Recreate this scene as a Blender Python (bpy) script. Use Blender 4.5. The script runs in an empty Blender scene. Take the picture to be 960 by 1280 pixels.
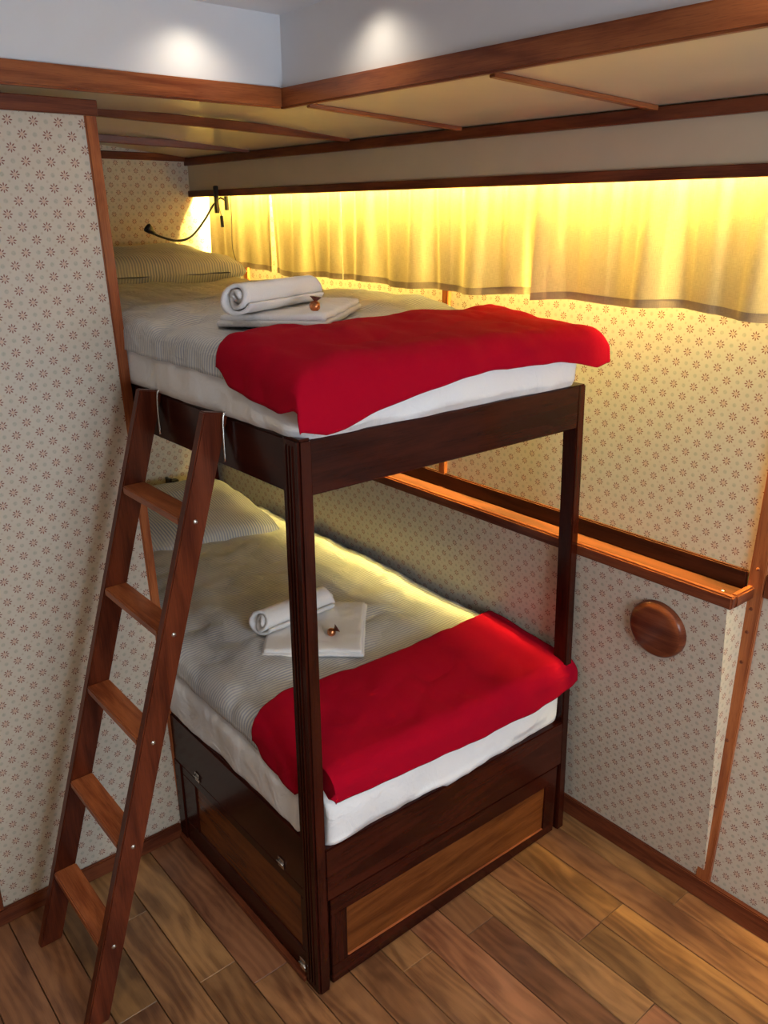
import bpy, bmesh, math, random
from math import sin, cos, pi, radians, sqrt, exp
from mathutils import Vector, Matrix, noise

random.seed(7)
scene = bpy.context.scene
col = scene.collection

# ------------------------------------------------------------------ camera
cam_data = bpy.data.cameras.new('camera')
cam_data.sensor_fit = 'HORIZONTAL'; cam_data.sensor_width = 36.0
cam_data.lens = 1036.72 * 36.0 / 960.0
cam_data.clip_start = 0.02; cam_data.clip_end = 50
cam = bpy.data.objects.new('camera', cam_data); col.objects.link(cam)
Rw = Matrix(((0.642, 0.2569, -0.7224), (0.7667, -0.2198, 0.6032), (-0.0038, -0.9411, -0.3381)))
mw = Matrix(((Rw[0][0], -Rw[0][1], -Rw[0][2], 1.2045),
             (Rw[1][0], -Rw[1][1], -Rw[1][2], -0.8086),
             (Rw[2][0], -Rw[2][1], -Rw[2][2], 1.72), (0, 0, 0, 1)))
cam.matrix_world = Matrix.LocRotScale(mw.to_translation(), mw.to_quaternion(), None)
scene.camera = cam

# ------------------------------------------------------------------ world, exposure, room lights
world = bpy.data.worlds.new('world'); scene.world = world; world.use_nodes = True
wb = world.node_tree.nodes['Background']
wb.inputs[0].default_value = (0.80, 0.90, 1.0, 1); wb.inputs[1].default_value = 0.30
scene.view_settings.view_transform = 'Standard'; scene.view_settings.look = 'None'
scene.view_settings.exposure = 0.0; scene.view_settings.gamma = 1.0
scene.view_settings.use_curve_mapping = False

def spot(x, y, z, power, size=100, blend=0.6, colour=(1.0, 0.86, 0.66), aim=(0, 0, -1), r=0.02):
    d = bpy.data.lights.new('downlight_lamp', 'SPOT'); d.energy = power; d.color = colour
    d.spot_size = radians(size); d.spot_blend = blend; d.shadow_soft_size = r
    o = bpy.data.objects.new('downlight_lamp', d); col.objects.link(o)
    o.location = (x, y, z); o.rotation_euler = Vector(aim).to_track_quat('-Z', 'Y').to_euler()
    return o
def area(x, y, z, sx, sy, power, colour, aim):
    d = bpy.data.lights.new('window_daylight', 'AREA'); d.shape = 'RECTANGLE'; d.size = sx; d.size_y = sy
    d.energy = power; d.color = colour
    o = bpy.data.objects.new('window_daylight', d); col.objects.link(o)
    o.location = (x, y, z); o.rotation_euler = Vector(aim).to_track_quat('-Z', 'Y').to_euler()
    return o
CEIL = 2.168
DOWNLIGHTS = [(-0.604, 0.20), (-0.31, 0.37), (-0.604, -0.75), (0.62, 0.37), (0.35, -0.55), (1.45, -0.3), (1.3, -1.3)]
DL_POWER = [2.0, 2.0, 3, 2.5, 11, 40, 24]
for (x, y), p in zip(DOWNLIGHTS, DL_POWER):
    spot(x, y, CEIL - 0.012, p, size=136, blend=1.0)
# daylight coming in from the cabin's other side, behind the photographer
area(2.26, 0.05, 1.20, 1.3, 0.7, 40, (0.76, 0.88, 1.0), (-1, 0.10, -0.10))

# ------------------------------------------------------------------ material helpers
class NT:
    def __init__(s, name):
        s.m = bpy.data.materials.new(name); s.m.use_nodes = True
        s.t = s.m.node_tree; s.b = s.t.nodes['Principled BSDF']; s.out = s.t.nodes['Material Output']
    def n(s, typ, **kw):
        x = s.t.nodes.new(typ)
        for k, v in kw.items(): setattr(x, k, v)
        return x
    def set(s, sock, v):
        if hasattr(v, 'is_linked') or isinstance(v, bpy.types.NodeSocket): s.t.links.new(v, sock)
        else: sock.default_value = v
    def M(s, op, a, b=0.0, c=None):
        x = s.n('ShaderNodeMath', operation=op); s.set(x.inputs[0], a)
        if op not in ('SINE', 'COSINE', 'ABSOLUTE', 'SQRT', 'ROUND', 'FLOOR', 'FRACT'): s.set(x.inputs[1], b)
        if c is not None: s.set(x.inputs[2], c)
        return x.outputs[0]
    def smooth(s, v, lo, hi, o0=0.0, o1=1.0):
        x = s.n('ShaderNodeMapRange', interpolation_type='SMOOTHSTEP'); s.set(x.inputs[0], v)
        x.inputs[1].default_value = lo; x.inputs[2].default_value = hi
        x.inputs[3].default_value = o0; x.inputs[4].default_value = o1
        return x.outputs[0]
    def mix(s, f, a, b):
        x = s.n('ShaderNodeMix', data_type='RGBA'); s.set(x.inputs[0], f); s.set(x.inputs[6], a); s.set(x.inputs[7], b)
        return x.outputs[2]
    def uv(s):
        return s.n('ShaderNodeTexCoord').outputs['UV']
    def mapping(s, v, scale=(1, 1, 1), loc=(0, 0, 0)):
        x = s.n('ShaderNodeMapping'); s.set(x.inputs[0], v); s.set(x.inputs[1], loc); x.inputs[3].default_value = scale
        return x.outputs[0]
    def noise(s, v, scale, detail=3, rough=0.5, dist=0.0):
        x = s.n('ShaderNodeTexNoise'); s.set(x.inputs['Vector'], v); x.inputs['Scale'].default_value = scale
        x.inputs['Detail'].default_value = detail; x.inputs['Roughness'].default_value = rough
        x.inputs['Distortion'].default_value = dist
        return x.outputs[0]
    def bump(s, h, strength, dist=0.002, nrm=None):
        x = s.n('ShaderNodeBump'); x.inputs['Strength'].default_value = strength; x.inputs['Distance'].default_value = dist
        s.set(x.inputs['Height'], h)
        if nrm is not None: s.set(x.inputs['Normal'], nrm)
        return x.outputs[0]
    def obj_random(s):
        return s.n('ShaderNodeObjectInfo').outputs['Random']
    def P(s, **kw):
        for k, v in kw.items(): s.set(s.b.inputs[k.replace('_', ' ')], v)

def rgb(r, g, b): return (r, g, b, 1.0)

def wood(name, dark, light, rough=0.28, coat=0.35, grain=1.0, vary=0.25, bump=0.08):
    k = NT(name); uv = k.uv(); r = k.obj_random()
    off = k.n('ShaderNodeCombineXYZ'); k.set(off.inputs[0], k.M('MULTIPLY', r, 37.0)); k.set(off.inputs[1], k.M('MULTIPLY', r, 11.0))
    v = k.mapping(uv, (1, 1, 1), off.outputs[0])
    broad = k.noise(k.mapping(v, (3.5, 26, 1)), 1.0 * grain, 3, 0.55, 0.6)
    fine = k.noise(k.mapping(v, (12, 420, 1)), 1.0 * grain, 2, 0.6)
    pores = k.smooth(k.noise(k.mapping(v, (40, 900, 1)), 1.0, 1, 0.5), 0.60, 0.72)
    f = k.M('ADD', k.M('MULTIPLY', broad, 0.95), k.M('MULTIPLY', fine, 0.35))
    f = k.smooth(f, 0.42, 0.86)
    c = k.mix(f, rgb(*dark), rgb(*light))
    c = k.mix(k.M('MULTIPLY', pores, 0.35), c, rgb(dark[0] * .5, dark[1] * .5, dark[2] * .5))
    hs = k.n('ShaderNodeHueSaturation'); k.set(hs.inputs['Color'], c)
    k.set(hs.inputs['Value'], k.M('ADD', k.M('MULTIPLY', r, 2 * vary), 1 - vary))
    k.P(Base_Color=hs.outputs[0], Roughness=rough)
    k.b.inputs['Coat Weight'].default_value = coat * .4; k.b.inputs['Coat Roughness'].default_value = 0.10
    k.b.inputs['Specular IOR Level'].default_value = 0.15
    k.P(Normal=k.bump(fine, bump, 0.001))
    return k.m

def plank_wood():
    k = NT('laminate_plank'); uv = k.uv(); r = k.obj_random()
    off = k.n('ShaderNodeCombineXYZ'); k.set(off.inputs[0], k.M('MULTIPLY', r, 53.0)); k.set(off.inputs[1], k.M('MULTIPLY', r, 17.0))
    v = k.mapping(uv, (1, 1, 1), off.outputs[0])
    wobble = k.noise(k.mapping(v, (2.4, 9, 1)), 1.0, 2, 0.5)
    sp = k.n('ShaderNodeSeparateXYZ'); k.set(sp.inputs[0], v)
    ring = k.M('ADD', k.M('MULTIPLY', sp.outputs[1], 210.0), k.M('MULTIPLY', wobble, 34.0))
    rings = k.smooth(k.M('SINE', ring), -0.8, 1.0)
    patch = k.noise(k.mapping(v, (4.5, 13, 1)), 1.0, 3, 0.6, 0.5)
    fine = k.noise(k.mapping(v, (14, 520, 1)), 1.0, 3, 0.65)
    f = k.M('ADD', k.M('ADD', k.M('MULTIPLY', rings, 0.11), k.M('MULTIPLY', patch, 0.85)), k.M('MULTIPLY', fine, 0.34))
    f = k.smooth(f, 0.36, 0.92)
    c = k.mix(f, rgb(.120, .047, .020), rgb(.39, .190, .078))
    c = k.mix(k.M('MULTIPLY', k.smooth(fine, .55, .75), .30), c, rgb(.075, .032, .016))
    r2 = k.M('FRACT', k.M('MULTIPLY', r, 7.31))
    hs = k.n('ShaderNodeHueSaturation'); k.set(hs.inputs['Color'], c)
    k.set(hs.inputs['Value'], k.M('ADD', k.M('MULTIPLY', r, .55), .70)); k.set(hs.inputs['Hue'], k.M('ADD', k.M('MULTIPLY', r2, .022), .487))
    k.P(Base_Color=hs.outputs[0], Roughness=k.smooth(fine, 0.3, 0.7, 0.30, 0.44), Normal=k.bump(fine, .05, .001))
    k.b.inputs['Coat Weight'].default_value = 0.08
    return k.m

def plain(name, c, rough=0.5, metal=0.0, coat=0.0, nscale=60, namp=0.04, bumpy=0.0):
    k = NT(name); tc = k.n('ShaderNodeTexCoord').outputs['Object']
    nz = k.noise(tc, nscale, 3)
    f = k.smooth(nz, 0.3, 0.7)
    a = rgb(*[x * (1 - namp) for x in c]); b = rgb(*[min(1, x * (1 + namp)) for x in c])
    k.P(Base_Color=k.mix(f, a, b), Roughness=rough, Metallic=metal)
    k.b.inputs['Coat Weight'].default_value = coat
    if bumpy: k.P(Normal=k.bump(nz, bumpy, 0.001))
    return k.m

def wallpaper():
    k = NT('floral_wallpaper'); L = 0.0365; h = 0.02580
    sp = k.n('ShaderNodeSeparateXYZ'); k.set(sp.inputs[0], k.uv()); u, v = sp.outputs[0], sp.outputs[1]
    s = k.M('DIVIDE', k.M('SUBTRACT', u, v), 2 * h); t = k.M('DIVIDE', k.M('ADD', u, v), 2 * h)
    def cell(a, o):
        a = k.M('ADD', a, o); return k.M('SUBTRACT', a, k.M('ROUND', a))
    def rad(os_, ot):
        a, b = cell(s, os_), cell(t, ot)
        return a, b, k.M('SQRT', k.M('ADD', k.M('MULTIPLY', a, a), k.M('MULTIPLY', b, b)))
    a, b, r = rad(0, 0)
    th = k.M('ARCTAN2', b, a)
    d = k.M('MULTIPLY', k.M('MULTIPLY', r, k.M('ABSOLUTE', k.M('SINE', k.M('MULTIPLY', th, 4.0)))), 0.25)
    e1 = k.M('DIVIDE', d, 0.034); e2 = k.M('DIVIDE', k.M('SUBTRACT', r, 0.195), 0.085)
    e = k.M('ADD', k.M('MULTIPLY', e1, e1), k.M('MULTIPLY', e2, e2))
    petal = k.smooth(e, 0.75, 1.3, 1.0, 0.0)
    centre = k.smooth(r, 0.09, 0.13, 1.0, 0.0)
    _, _, r2 = rad(0.5, 0.5)
    blob = k.smooth(r2, 0.08, 0.17, 1.0, 0.0)
    _, _, r3 = rad(0.5, 0.0); _, _, r4 = rad(0.0, 0.5)
    dots = k.smooth(k.M('MINIMUM', r3, r4), 0.04, 0.11, 1.0, 0.0)
    obj = k.n('ShaderNodeTexCoord').outputs['Object']
    wob = k.noise(obj, 260, 2)
    bg = k.mix(k.noise(obj, 25, 2), rgb(.53, .465, .375), rgb(.585, .52, .43))
    c = k.mix(k.M('MULTIPLY', blob, k.M('MULTIPLY', wob, 0.95)), bg, rgb(.29, .30, .235))
    c = k.mix(k.M('MULTIPLY', dots, k.M('MULTIPLY', wob, 0.75)), c, rgb(.34, .25, .18))
    c = k.mix(k.M('MULTIPLY', centre, 0.55), c, rgb(.55, .30, .20))
    c = k.mix(k.M('MULTIPLY', petal, 0.93), c, rgb(.205, .060, .040))
    k.P(Base_Color=c, Roughness=0.45, Normal=k.bump(wob, 0.04, 0.001))
    k.b.inputs['Specular IOR Level'].default_value = 0.35
    return k.m

def stripes(name, period, dark, light, duty=0.5, wavy=0.15, axis=0):
    k = NT(name); uv = k.uv()
    sp = k.n('ShaderNodeSeparateXYZ'); k.set(sp.inputs[0], uv)
    wob = k.noise(uv, 7, 2)
    a = k.M('ADD', sp.outputs[axis], k.M('MULTIPLY', wob, 0.012 * wavy))
    f = k.M('COSINE', k.M('MULTIPLY', a, 2 * pi / period))
    f = k.smooth(f, -0.5, 0.5)
    fade = k.smooth(k.noise(k.mapping(uv, (9, 5, 1)), 1, 1), 0.3, 0.62, 0.55, 1.0)
    weave = k.noise(uv, 900, 1)
    c = k.mix(k.M('MULTIPLY', f, fade), rgb(*light), rgb(*dark))
    k.P(Base_Color=c, Roughness=0.6, Normal=k.bump(k.noise(k.mapping(uv, (1, 1.6, 1)), 17, 4, 0.55, 1.6), 0.45, 0.012, k.bump(weave, 0.05, 0.0005)))
    k.b.inputs['Sheen Weight'].default_value = 0.1
    return k.m

def cloth(name, c, rough=0.8, fine=700, crease=0.2, cscale=22, sheen=0.0, sheen_tint=None, fbump=0.1, fdist=0.0008):
    k = NT(name); tc = k.n('ShaderNodeTexCoord').outputs['Object']
    f = k.noise(tc, fine, 2); w = k.noise(tc, cscale, 4, 0.55, 1.2)
    a = rgb(*[x * 0.93 for x in c]); b = rgb(*[min(1, x * 1.05) for x in c])
    k.P(Base_Color=k.mix(f, a, b), Roughness=rough, Normal=k.bump(w, crease, 0.01, k.bump(f, fbump, fdist)))
    k.b.inputs['Sheen Weight'].default_value = sheen
    k.b.inputs['Specular IOR Level'].default_value = 0.12
    if sheen_tint: k.b.inputs['Sheen Tint'].default_value = rgb(*sheen_tint)
    return k.m

def curtain_mat(name, c, trans):
    k = NT(name); uv = k.uv()
    w1 = k.noise(k.mapping(uv, (60, 1400, 1)), 1, 2); w2 = k.noise(k.mapping(uv, (1400, 60, 1)), 1, 2)
    f = k.smooth(k.M('ADD', w1, w2), 0.8, 1.2)
    cc = k.mix(f, rgb(*[x * 0.88 for x in c]), rgb(*[min(1, x * 1.08) for x in c]))
    k.P(Base_Color=cc, Roughness=0.85, Normal=k.bump(f, 0.15, 0.0008))
    tr = k.n('ShaderNodeBsdfTranslucent'); k.set(tr.inputs[0], cc)
    mx = k.n('ShaderNodeMixShader'); mx.inputs[0].default_value = trans
    k.t.links.new(k.b.outputs[0], mx.inputs[1]); k.t.links.new(tr.outputs[0], mx.inputs[2])
    k.t.links.new(mx.outputs[0], k.out.inputs[0])
    return k.m

def emit(name, c, strength):
    k = NT(name); k.P(Base_Color=rgb(*c)); k.b.inputs['Emission Color'].default_value = rgb(*c)
    k.b.inputs['Emission Strength'].default_value = strength
    return k.m

MAT = dict(
    wallpaper=wallpaper(),
    mahogany=wood('dark_varnished_mahogany', (.019, .0028, .0016), (.046, .0080, .0038), 0.26, 0.3, vary=0.10),
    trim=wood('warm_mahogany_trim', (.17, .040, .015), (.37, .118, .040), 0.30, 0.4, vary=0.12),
    trim_dark=wood('dark_mahogany_trim', (.085, .020, .010), (.20, .055, .022), 0.30, 0.35, vary=0.1),  # darker tone of the mahogany trim
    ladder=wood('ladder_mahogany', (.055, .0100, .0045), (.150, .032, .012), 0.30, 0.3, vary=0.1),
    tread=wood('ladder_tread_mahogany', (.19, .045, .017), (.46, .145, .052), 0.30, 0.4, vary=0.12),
    shelf=wood('deep_mahogany_shelf', (.024, .0052, .0022), (.060, .0135, .0052), 0.60, 0.0, vary=0.08),
    inset=wood('amber_inset_panel', (.085, .022, .006), (.19, .058, .014), 0.26, 0.5, vary=0.05),
    plank=plank_wood(),
    joint=plain('floor_joint', (.030, .016, .009), 0.8),
    soffit=plain('cream_lacquer', (.60, .50, .36), 0.28, coat=0.15, nscale=9, namp=0.02, bumpy=0.03),
    white=plain('white_lacquer', (.72, .73, .76), 0.45, nscale=9, namp=0.015),
    sheet=cloth('white_cotton_sheet', (.78, .79, .81), 0.75, 900, 0.55, 16),
    towel=cloth('white_terry_towel', (.80, .78, .77), 0.95, 420, 0.15, 30, 0.25, None, 0.7, 0.003),
    red=cloth('crimson_fleece', (.34, .0008, .015), 1.0, 800, 0.25, 14, 0.0, None, 0.35, 0.0015),
    stripe=stripes('blue_striped_duvet_cotton', 0.0095, (.32, .355, .44), (.60, .605, .59)),
    pillow=stripes('blue_striped_pillow_cotton', 0.0105, (.26, .30, .41), (.56, .56, .54), axis=1),
    curtain=curtain_mat('cream_curtain_linen', (.52, .415, .245), 0.13),
    hem=curtain_mat('taupe_curtain_hem', (.28, .21, .16), 0.15),
    black=plain('black_plastic', (.012, .011, .011), 0.35),
    steel=plain('bright_steel', (.62, .60, .57), 0.25, 1.0),
    foil=plain('copper_foil', (.62, .24, .10), 0.28, 1.0, nscale=90, namp=0.5, bumpy=0.8),
    foil_dark=plain('brown_wrapper', (.12, .03, .02), 0.3, 0.4, nscale=120, namp=0.6, bumpy=0.6),
    glow=emit('warm_light_strip', (1.0, 0.74, 0.17), 270.0),
    glow_added=emit('added_rear_tube_glow', (1.0, 0.76, 0.18), 2900.0),  # strong glow for the added rear tube
    lampglow=emit('downlight_glass', (1.0, 0.85, 0.65), 6.0),
)

# ------------------------------------------------------------------ mesh helpers
def link(name, me, mat, parent=None, smooth=False, **props):
    o = bpy.data.objects.new(name, me); col.objects.link(o)
    if mat is not None:
        me.materials.clear(); me.materials.append(mat)
    if smooth:
        for p in me.polygons: p.use_smooth = True
    if parent is not None: o.parent = parent
    for k, v in props.items(): o[k] = v
    return o
def mesh_from(bm, name):
    me = bpy.data.meshes.new(name); bm.to_mesh(me); bm.free(); return me
def thing(name, label, category, loc=(0, 0, 0), group=None):
    o = bpy.data.objects.new(name, None); col.objects.link(o); o.location = loc; o.empty_display_size = 0.05
    o['label'] = label; o['category'] = category
    if group: o['group'] = group
    return o
def tag(o, label, category, group=None):
    o['label'] = label; o['category'] = category
    if group: o['group'] = group
    return o
def box_uv(bm, grain):
    L = bm.loops.layers.uv.verify()
    for f in bm.faces:
        n = f.normal; ax = max(range(3), key=lambda i: abs(n[i]))
        if ax != grain: u = grain; v = 3 - ax - grain
        else: u, v = [i for i in range(3) if i != ax]
        for l in f.loops: l[L].uv = (l.vert.co[u], l.vert.co[v])
def box_bm(size, bevel=0.0015, grain=None, seg=1):
    bm = bmesh.new(); bmesh.ops.create_cube(bm, size=1.0)
    for v in bm.verts: v.co = Vector((v.co.x * size[0], v.co.y * size[1], v.co.z * size[2]))
    if bevel: bmesh.ops.bevel(bm, geom=bm.edges[:], offset=min(bevel, min(size) * .45), segments=seg, affect='EDGES')
    bm.normal_update()
    if grain is None: grain = max(range(3), key=lambda i: size[i])
    box_uv(bm, grain); return bm
def box(name, x0, x1, y0, y1, z0, z1, mat, parent=None, bevel=0.0015, grain=None, seg=1, **props):
    """a box whose origin sits at its own centre"""
    bm = box_bm((x1 - x0, y1 - y0, z1 - z0), bevel, grain, seg)
    o = link(name, mesh_from(bm, name), mat, parent, **props)
    o.location = ((x0 + x1) / 2, (y0 + y1) / 2, (z0 + z1) / 2)
    if parent is not None: o.location = Vector(o.location) - world_loc(parent)
    return o
def world_loc(p):
    v = Vector((0, 0, 0))
    while p is not None: v += Vector(p.location); p = p.parent
    return v
def beam(name, a, b, w, h, mat, parent=None, bevel=0.0015, up=(0, 0, 1), **props):
    """bar from a to b, w across, h along up"""
    a, b = Vector(a), Vector(b); d = b - a; L = d.length
    bm = box_bm((L, w, h), bevel, 0)
    x = d.normalized(); z = Vector(up); z = (z - x * z.dot(x)).normalized(); y = z.cross(x)
    M = Matrix((x, y, z)).transposed()
    bmesh.ops.transform(bm, matrix=M.to_4x4(), verts=bm.verts[:])
    o = link(name, mesh_from(bm, name), mat, parent, **props)
    o.location = (a + b) / 2
    if parent is not None: o.location = Vector(o.location) - world_loc(parent)
    return o
def hexa(name, bottom, top, mat, parent=None, bevel=0.002, grain=2, **props):
    """prism between two quads (lists of 4 points in order)"""
    bm = bmesh.new(); c = sum((Vector(p) for p in bottom + top), Vector()) / 8
    B = [bm.verts.new(Vector(p) - c) for p in bottom]; T = [bm.verts.new(Vector(p) - c) for p in top]
    bm.faces.new(B[::-1]); bm.faces.new(T)
    for i in range(4): bm.faces.new((B[i], B[(i + 1) % 4], T[(i + 1) % 4], T[i]))
    bmesh.ops.recalc_face_normals(bm, faces=bm.faces[:])
    if bevel: bmesh.ops.bevel(bm, geom=bm.edges[:], offset=bevel, segments=2, affect='EDGES')
    bm.normal_update(); box_uv(bm, grain)
    o = link(name, mesh_from(bm, name), mat, parent, **props); o.location = c
    if parent is not None: o.location = c - world_loc(parent)
    return o
def tube(name, pts, r, mat, parent=None, seg=8, cyclic=False, origin=None, res=0, **props):
    P = [Vector(p) for p in pts]
    if res:                                     # Catmull-Rom
        Q = []
        for i in range(len(P) - 1):
            p0 = P[max(i - 1, 0)]; p1 = P[i]; p2 = P[i + 1]; p3 = P[min(i + 2, len(P) - 1)]
            for k in range(res):
                t = k / res
                Q.append(0.5 * ((2 * p1) + (p2 - p0) * t + (2 * p0 - 5 * p1 + 4 * p2 - p3) * t * t + (3 * p1 - p0 - 3 * p2 + p3) * t ** 3))
        Q.append(P[-1]); P = Q
    base = Vector(origin) if origin is not None else P[0].copy()
    rr = r if isinstance(r, (list, tuple)) else [r] * len(P)
    if len(rr) != len(P): rr = [rr[0] + (rr[-1] - rr[0]) * i / (len(P) - 1) for i in range(len(P))]
    bm = bmesh.new(); rings = []
    n = None
    for i, p in enumerate(P):
        d = (P[min(i + 1, len(P) - 1)] - P[max(i - 1, 0)]).normalized()
        if n is None: n = d.orthogonal().normalized()
        n = (n - d * n.dot(d)).normalized(); b = d.cross(n)
        rings.append([bm.verts.new(p - base + (n * cos(2 * pi * k / seg) + b * sin(2 * pi * k / seg)) * rr[i]) for k in range(seg)])
    for A, B in zip(rings, rings[1:]):
        for k in range(seg): bm.faces.new((A[k], A[(k + 1) % seg], B[(k + 1) % seg], B[k]))
    bm.faces.new(rings[0][::-1]); bm.faces.new(rings[-1])
    bmesh.ops.recalc_face_normals(bm, faces=bm.faces[:])
    o = link(name, mesh_from(bm, name), mat, parent, smooth=True, **props)
    o.location = base - (world_loc(parent) if parent is not None else Vector())
    return o
def lathe(name, prof, centre, axis, mat, parent=None, seg=48, **props):
    """prof: list of (radius, height along axis)"""
    bm = bmesh.new(); rings = []
    for r, h in prof:
        if r < 1e-6: rings.append([bm.verts.new((0, 0, h))])
        else: rings.append([bm.verts.new((r * cos(2 * pi * k / seg), r * sin(2 * pi * k / seg), h)) for k in range(seg)])
    for A, B in zip(rings, rings[1:]):
        for k in range(seg):
            k2 = (k + 1) % seg
            if len(A) == 1 and len(B) == 1: continue
            if len(A) == 1: bm.faces.new((A[0], B[k], B[k2]))
            elif len(B) == 1: bm.faces.new((A[k], B[0], A[k2]))
            else: bm.faces.new((A[k], A[k2], B[k2], B[k]))
    bmesh.ops.recalc_face_normals(bm, faces=bm.faces[:])
    q = Vector(axis).to_track_quat('Z', 'Y').to_matrix().to_4x4()
    bmesh.ops.transform(bm, matrix=q, verts=bm.verts[:]); bm.normal_update()
    box_uv(bm, 0)
    o = link(name, mesh_from(bm, name), mat, parent, smooth=True, **props)
    o.location = Vector(centre) - (world_loc(parent) if parent is not None else Vector())
    return o
def quad(name, pts, uvs, mat, thick=0.0, parent=None, **props):
    """polygon with uvs in metres, given a real thickness away from its front"""
    bm = bmesh.new(); L = bm.loops.layers.uv.verify()
    c = Vector(pts[0]); V = [bm.verts.new(Vector(p) - c) for p in pts]; f = bm.faces.new(V)
    for l, uv in zip(f.loops, uvs): l[L].uv = uv
    bm.normal_update()
    if thick:
        n = f.normal.copy()
        r = bmesh.ops.extrude_face_region(bm, geom=[f], use_keep_orig=True)
        for v in [g for g in r['geom'] if isinstance(g, bmesh.types.BMVert)]: v.co -= n * thick
        bmesh.ops.recalc_face_normals(bm, faces=bm.faces[:])
    o = link(name, mesh_from(bm, name), mat, parent, **props); o.location = c - (world_loc(parent) if parent is not None else Vector())
    return o
def S(**k): k['kind'] = 'structure'; return k

# ================================================================== SETTING
XP = -0.702           # room face of the partition on the left
HULL = 0.957          # hull wall face
HEAD = -1.99          # wall at the head of the bunks
XMAX, YMIN = 2.3, -2.3

# ---- floor: base slab and one object per plank
floor = box('floor', -2.05, XMAX, YMIN, 1.0, -0.06, -0.010, MAT['joint'], bevel=0, **S())
W = 0.0975
known = {0: [0.379], 1: [-0.18, 0.95], 2: [0.290], 3: [0.292], 4: [-0.30, 0.513], 5: [0.099], 6: [-.42, .62], 7: [0.076],
         8: [-0.35, .55], 9: [-.05, .8], 10: [-0.129], 11: [-0.214], 12: [-.50, .3], 13: [-0.235]}
y1 = 0.872 + W; row = 0; plank_mesh = {}
while y1 > YMIN:
    y0 = y1 - W
    ks = known.get(row) or [random.uniform(-0.6, 0.3)]
    cuts = sorted(ks)
    while cuts[0] - 0.85 > -0.75: cuts.insert(0, cuts[0] - 0.85 - random.uniform(0, .1))
    while cuts[-1] + 0.85 < XMAX: cuts.append(cuts[-1] + 0.85 + random.uniform(0, .1))
    ends = [max(-0.75, -0.75)] + [c for c in cuts if -0.75 < c < XMAX] + [XMAX]
    for a, b in zip(ends, ends[1:]):
        if b - a < 0.03: continue
        g = 0.0011
        o = box('plank', a + g * .5, b - g * .5, y0 + g, min(y1, 1.0) - g, -0.010, 0.0, MAT['plank'], floor, bevel=0.0012)
    y1 = y0; row += 1

# ---- left partition, its edge leaning slightly; head wall, hull wall
def uvyz(p): return [(q[1], q[2] + 0.006) for q in p]
def uvxz(p): return [(q[0], q[2]) for q in p]
def part_edge(z): return 0.0045 - 0.0507 * z / 1.92         # y of the wallpaper edge
pp = [(XP, YMIN, 0), (XP, part_edge(0), 0), (XP, part_edge(1.925), 1.925), (XP, YMIN, 1.925)]
quad('wall_left', pp, uvyz(pp), MAT['wallpaper'], 0.022, **S())
# edge trim, top trim, skirting on the partition
e0, e1 = part_edge(0.0), part_edge(1.93)
hexa('trim_1', [(XP - .026, e0 - .001, 0.002), (XP + .004, e0 - .001, 0.002), (XP + .004, e0 + .022, 0.002), (XP - .026, e0 + .022, 0.002)],
     [(XP - .026, e1 - .001, 1.925), (XP + .004, e1 - .001, 1.925), (XP + .004, e1 + .026, 1.925), (XP - .026, e1 + .026, 1.925)],
     MAT['trim'], bevel=0.003, **S())
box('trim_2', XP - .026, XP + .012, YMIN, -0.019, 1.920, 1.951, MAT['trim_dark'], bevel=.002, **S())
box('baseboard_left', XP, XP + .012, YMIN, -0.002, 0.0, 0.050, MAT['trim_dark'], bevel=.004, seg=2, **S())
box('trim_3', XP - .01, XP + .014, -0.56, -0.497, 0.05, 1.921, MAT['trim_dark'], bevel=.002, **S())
ph = [(HEAD, -0.72, 0), (HEAD, HULL + .02, 0), (HEAD, HULL + .02, 1.97), (HEAD, -0.72, 1.97)]
quad('wall_far', ph, uvyz(ph), MAT['wallpaper'], 0.03, **S())
pa = [(XP - .03, -0.70, 0), (HEAD, -0.70, 0), (HEAD, -0.70, 1.97), (XP - .03, -0.70, 1.97)]
quad('wall_alcove', pa[::-1], uvxz(pa[::-1]), MAT['wallpaper'], 0.03, **S())
pw = [(HEAD, HULL, 0), (XMAX, HULL, 0), (XMAX, HULL, 1.97), (HEAD, HULL, 1.97)]
pw = pw[::-1]
quad('wall_right', pw, uvxz(pw), MAT['wallpaper'], -0.03, **S())
# lower panel leaning in from the hull, with its narrow end face
PX = 0.412
def pny(z): return 0.955 - 0.1045 * z / 0.905
pl_ = [(HEAD, pny(0), 0), (PX, pny(0), 0), (PX, pny(.885), .885), (HEAD, pny(.885), .885)][::-1]
quad('wall_lower_panel', pl_, uvxz(pl_), MAT['wallpaper'], 0, **S())
pe = [(PX, pny(0), 0), (PX, HULL, 0), (PX, HULL, .885), (PX, pny(.885), .885)]
quad('wall_panel_end', pe, uvyz(pe), MAT['wallpaper'], 0, **S())
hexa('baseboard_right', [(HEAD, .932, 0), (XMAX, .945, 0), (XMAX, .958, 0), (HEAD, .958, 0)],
     [(HEAD, .932, .062), (XMAX, .945, .062), (XMAX, .958, .062), (HEAD, .958, .062)], MAT['trim_dark'], bevel=.003, grain=0, **S())

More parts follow.
